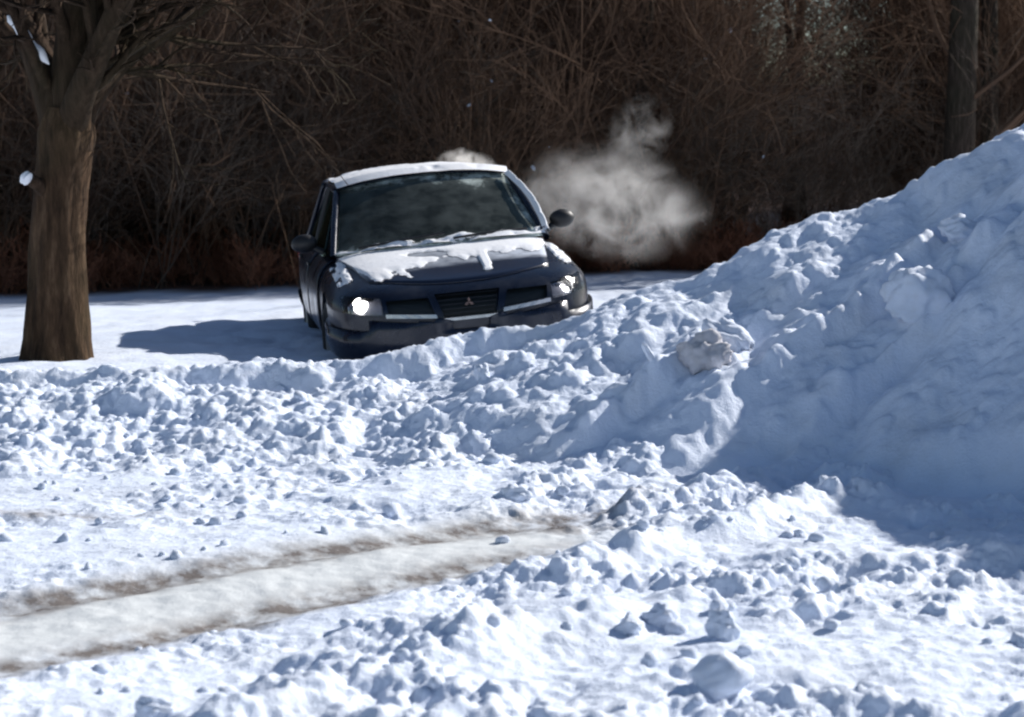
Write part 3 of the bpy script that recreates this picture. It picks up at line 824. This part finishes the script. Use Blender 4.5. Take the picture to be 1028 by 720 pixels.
# greenhouse
bp = 2
def surf3(c, bul0, bul1, nu, nv, off=0, thick=.006, side=None):
    c = [np.array(q, float) for q in c]; b0, b1 = np.array(bul0, float), np.array(bul1, float)
    def pt(u, v): 
        p = c[0]*(1-u)*(1-v)+c[1]*u*(1-v)+c[2]*u*v+c[3]*(1-u)*v
        return p + (b0*(1-v)+b1*v)*(1-abs(2*u-1)**bp) + np.array([0, -HALF, 0])
    def nrm(u, v):
        e = 1e-3; a = pt(u+e, v)-pt(u-e, v); b = pt(u, v+e)-pt(u, v-e); n_ = np.cross(a, b); return n_/np.linalg.norm(n_)
    A = [pt(i/nu, j/nv)+nrm(i/nu, j/nv)*off for i in range(nu+1) for j in range(nv+1)]
    B = [pt(i/nu, j/nv)+nrm(i/nu, j/nv)*(off-thick) for i in range(nu+1) for j in range(nv+1)]
    return A, B, pt, nrm
def panel(name, c, b0, b1, mat, nu=16, nv=10, thick=.006, off=0, parent=CAR):
    A, B, pt, nr = surf3(c, b0, b1, nu, nv, off, thick); V, F = shell(A, B, nu, nv); o = fix(mesh_obj(name, V, F, mat, parent)); return o, pt, nr
WB, WT, RB, GB = .74, .63, .61, .67
ws, wpt, wn = panel('windshield', [(-WB, 1.27, .885), (WB, 1.27, .885), (WT, 2.00, 1.315), (-WT, 2.00, 1.315)], (0, -.15, .02), (0, -.07, .058), M_WIND, 40, 24)
co = np.zeros(len(ws.data.vertices)*3); ws.data.vertices.foreach_get('co', co); co = co.reshape(-1, 3)
vv = np.clip((co[:, 2]-.89)/.46, 0, 1); xr = co[:, 0]/(WB+(WT-WB)*vv)
fr = .30*sstep(.80, 1.0, vv) + .12*sstep(.70, .9, vv)*(xr > -.2) + .36*sstep(.72, .98, xr)+.20*sstep(.9, 1, -xr) + .42*sstep(.16, 0, vv) if False else .26*sstep(.82, 1.0, vv) + .30*sstep(.76, .98, xr) + .10*sstep(.92, 1, -xr) + .34*(1-sstep(0, .16, vv)) + .22*np.exp(-(((xr-.52)/.22)**2+((vv-.86)/.12)**2))
floatattr(ws, 'frost', fr)
bp = 2.6
roof, rpt, rn = panel('roof', [(-WT, 2.0, 1.318), (WT, 2.0, 1.318), (RB, 3.12, 1.32), (-RB, 3.12, 1.32)], (0, -.07, .062), (0, .03, .06), M_PAINT, 24, 20, .03)
panel('rear_window', [(-RB, 3.12, 1.335), (RB, 3.12, 1.335), (GB, 3.98, .965), (-GB, 3.98, .965)], (0, .03, .04), (0, .08, .01), M_GLASS, 16, 10)
def bar(name, pts, r, mat=M_PAINT, flat=1.0, parent=CAR):
    pts = np.array(pts, float)+np.array([0, -HALF, 0]); t = np.linspace(0, len(pts)-1, 6*len(pts))
    Q = np.stack([np.interp(t, np.arange(len(pts)), pts[:, k]) for k in range(3)], 1)
    for _ in range(4): Q[1:-1] = (Q[:-2]+2*Q[1:-1]+Q[2:])/4
    v, f = sweep([(Q, np.full(len(Q), r), 10)]); return mesh_obj(name, v, f, mat, parent)
for s in (-1, 1):
    bar('front_pillar', [(s*(WB+.018), 1.26, .87), (s*(WB-.04), 1.60, 1.10), (s*(WT+.006), 1.98, 1.305), (s*(WT+.0), 2.2, 1.322)], .024)
    bar('roof_rail', [(s*(WT+.006), 1.99, 1.31), (s*(WT+.006), 2.5, 1.325), (s*(RB+.006), 3.12, 1.32)], .024)
    bar('centre_pillar', [(s*(WT+.01), 2.44, 1.33), (s*.73, 2.46, 1.08), (s*.80, 2.46, .86)], .026, M_BLACK)
    panel('side_window', [(s*.80, 1.38, .875), (s*.80, 2.42, .89), (s*.618, 2.42, 1.335), (s*.618, 2.0, 1.325)], (s*.02, 0, 0), (s*.01, 0, 0), M_GLASS, 8, 6)
    panel('side_window', [(s*.80, 2.50, .89), (s*.77, 3.45, .92), (s*.605, 3.02, 1.325), (s*.618, 2.50, 1.335)], (s*.02, 0, 0), (s*.01, 0, 0), M_GLASS, 8, 6)
    panel('rear_pillar', [(s*.78, 3.38, .90), (s*.70, 4.02, .94), (s*(RB+.0), 3.14, 1.345), (s*(RB+.02), 3.0, 1.345)], (s*.02, 0, 0), (s*.01, 0, 0), M_PAINT, 6, 8, .03)
    # mirrors
    mb = bmesh.new(); bmesh.ops.create_uvsphere(mb, u_segments=20, v_segments=12, radius=1, matrix=Matrix.Translation((s*.93, 1.55-HALF, .975)) @ Matrix.Rotation(s*.12, 4, 'Z') @ Matrix.Diagonal((.094, .058, .066, 1)))
    for v in mb.verts:
        if v.co.y > 1.565-HALF: v.co.y = 1.565-HALF
    mo = bm_obj('wing_mirror', mb, M_BLACK, CAR)
    bar('mirror_arm', [(s*.80, 1.52, .90), (s*.85, 1.54, .93), (s*.91, 1.55, .955)], .022, M_BLACK, parent=mo)
    # wheels
    for yy in (.88, 3.55):
        wr = empty('wheel', (s*.765, yy-HALF, .31), (0, 0, R(6) if yy < 1 else 0)); wr.parent = CAR
        def lathe(prof, seg=40):
            V, F = [], []
            for k in range(seg):
                a = 2*math.pi*k/seg
                for (x, r) in prof: V.append((x*s, r*math.cos(a), r*math.sin(a)))
            n = len(prof)
            for k in range(seg):
                k2 = (k+1) % seg
                for j in range(n-1): F.append((k*n+j, k2*n+j, k2*n+j+1, k*n+j+1))
            return V, F
        V, F = lathe([(-.10, .20), (-.105, .26), (-.09, .30), (-.06, .312), (.06, .312), (.09, .30), (.105, .26), (.10, .20), (.085, .195)])
        fix(mesh_obj('tyre', V, F, M_RUB, wr))
        V, F = lathe([(.085, .198), (.095, .19), (.06, .175), (.04, .12), (.06, .05), (.07, .0)])
        fix(mesh_obj('rim', V, F, M_RIM, wr))
        sbm = bmesh.new()
        for k in range(5):
            box_bm(sbm, (0, 0, 0), (1, 1, 1)) if False else None
            Mx = Matrix.Rotation(2*math.pi*k/5, 4, 'X') @ Matrix.Translation((s*.078, 0, .11)) @ Matrix.Diagonal((.02, .045, .15, 1))
            bmesh.ops.create_cube(sbm, size=1, matrix=Mx)
        bm_obj('spokes', sbm, M_RIM, wr, smooth=False)
    tl = fix(mesh_obj('tail_light', *(lambda A, B: shell(A, B, 4, 3))([(s*(.55+.07*i), 4.60-HALF-.02*i*i*.5+.01, .66+.06*j) for i in range(5) for j in range(4)], [(s*(.55+.07*i), 4.50-HALF-.02*i*i*.5, .66+.06*j) for i in range(5) for j in range(4)]), M_REDL, CAR))
# wipers
bar('wiper', [(-.58, 1.20, .925), (-.28, 1.16, .955), (.02, 1.155, .975)], .008, M_BLACK)
bar('wiper', [(.08, 1.135, .935), (.36, 1.165, .95), (.62, 1.24, .945)], .008, M_BLACK)
# cabin
db = bmesh.new(); box_bm(db, (0, 1.62-HALF, .905), (1.40, .42, .10)); bm_obj('dashboard', db, M_BLACK, CAR, bevel=.03)
for s in (-1, 1):
    cb = bmesh.new(); box_bm(cb, (s*.36, 2.45-HALF, .98), (.48, .14, .26), Matrix.Rotation(.2, 4, 'X')); se = bm_obj('seat', cb, M_SEAT, CAR, bevel=.05)
    cb = bmesh.new(); box_bm(cb, (s*.36, 2.50-HALF, 1.17), (.26, .09, .15)); bm_obj('headrest', cb, M_SEAT, se, bevel=.035)
cb = bmesh.new(); box_bm(cb, (0, 3.35-HALF, .98), (1.2, .14, .14)); bm_obj('rear_seat', cb, M_SEAT, CAR, bevel=.04)
V = []; 
t_ = np.linspace(0, 2*np.pi, 33); ring = np.stack([.36+.18*np.cos(t_), 1.95-HALF+.07*np.sin(t_), 1.0+.16*np.sin(t_)], 1)
v, f = sweep([(ring, np.full(33, .014), 8)]); mesh_obj('steering_wheel', v, f, M_BLACK, CAR)
# roof snow and windshield edges
def rs_pt(u, v, o):
    uu = (u+1)/2; v = v*1.04-.04; p = rpt(uu, v); n_ = rn(uu, v); n_ = n_ if n_[2] > 0 else -n_; return Vector(p + n_*(o*min(1, .15+(v+.04)*9)))
snow_layer('roof_snow', rs_pt, lambda u, v: .8+.6*float(fbm(np.array([u*3.]), np.array([v*4.]), 1., 3, 290)[0]) - max(0, abs(u)-.985)*9, 80, 60, .048, .003)
def cw_pt(u, v, o):
    p = wpt((u+1)/2, v*.16-.02); n_ = wn((u+1)/2, max(v*.16, .01)); n_ = n_ if n_[2] > 0 else -n_; return Vector(p+n_*o)
snow_layer('windshield_snow', cw_pt, lambda u, v: (.55+.25*u) - v*1.0 + .8*float(fbm(np.array([u*3.+9]), np.array([v*1.5]), 1., 4, 295)[0]), 100, 14, .03, .002)
def ap_pt(u, v, o):
    # snow ridge caught along the sunlit side pillar
    t = v; a = np.array([WB+.02, 1.26-HALF, .895]); b = np.array([WT-.01, 1.95-HALF, 1.305]); p = a*(1-t)+b*t + np.array([.035*math.sin(math.pi*t), 0, .02*math.sin(math.pi*t)])
    p = p + np.array([.0, -.01, .015]) + np.array([.022*u, 0, .0]) + np.array([.35, -.5, .75])*(o)*(1-u*u*.9)
    return Vector(p)
snow_layer('pillar_snow', ap_pt, lambda u, v: .6+.7*float(fbm(np.array([u*.5]), np.array([v*9.]), 1., 3, 297)[0]), 6, 60, .022, .012)

# ------------------------------------------------------------------ exhaust vapour
def vapour(name, c, r, dens, label, seed, scale=2.4, thr=(.45, .70), rot=(0, 0, 0)):
    b = bmesh.new(); bmesh.ops.create_icosphere(b, subdivisions=3, radius=1)
    m = bpy.data.materials.new(name); m.use_nodes = True; n = m.node_tree; L = n.links; n.nodes.remove(n.nodes['Principled BSDF'])
    v = n.nodes.new('ShaderNodeVolumePrincipled'); v.inputs['Color'].default_value = (1.0, .965, .92, 1); v.inputs['Anisotropy'].default_value = .2
    g = n.nodes.new('ShaderNodeNewGeometry'); mp = n.nodes.new('ShaderNodeMapping'); mp.inputs['Location'].default_value = (seed, seed*.7, 0); L.new(g.outputs['Position'], mp.inputs[0])
    t = tex_noise(n, scale, 5, .6, mp.outputs[0]); t.inputs['Distortion'].default_value = .7
    r_ = ramp(n, t.outputs[0], [(thr[0], (0,)*3), (thr[1], (1,)*3)])
    tc = n.nodes.new('ShaderNodeTexCoord'); ln = n.nodes.new('ShaderNodeVectorMath'); ln.operation = 'LENGTH'; L.new(tc.outputs['Object'], ln.inputs[0])
    fo = n.nodes.new('ShaderNodeMapRange'); fo.interpolation_type = 'SMOOTHSTEP'; L.new(ln.outputs['Value'], fo.inputs[0]); fo.inputs[1].default_value = .35; fo.inputs[2].default_value = .98; fo.inputs[3].default_value = dens; fo.inputs[4].default_value = 0
    mu = n.nodes.new('ShaderNodeMath'); mu.operation = 'MULTIPLY'; L.new(r_.outputs[0], mu.inputs[0]); L.new(fo.outputs[0], mu.inputs[1]); L.new(mu.outputs[0], v.inputs['Density'])
    L.new(v.outputs[0], n.nodes['Material Output'].inputs['Volume'])
    o = bm_obj(name, b, m); o.location = c; o.scale = r; o.rotation_euler = rot
    return tag(o, label, 'vapour', kind='stuff')
vapour('exhaust_vapour', (.93, 18.7, 1.16), (1.05, .7, .62), 2.0, 'pale exhaust vapour drifting behind the car on the pile side', 3.3, rot=(0, R(10), 0))
vapour('exhaust_wisp', (1.22, 19.0, 1.82), (.34, .3, .42), 1.8, 'thin wisp of exhaust vapour rising above the main cloud', 9.1, 3.5, rot=(0, R(25), 0))
vapour('snow_dust', (-.40, 16.9, 1.50), (.30, .35, .20), 14.0, 'small white puff of blown snow above the car roof', 5.7, 7.5, (.47, .60))
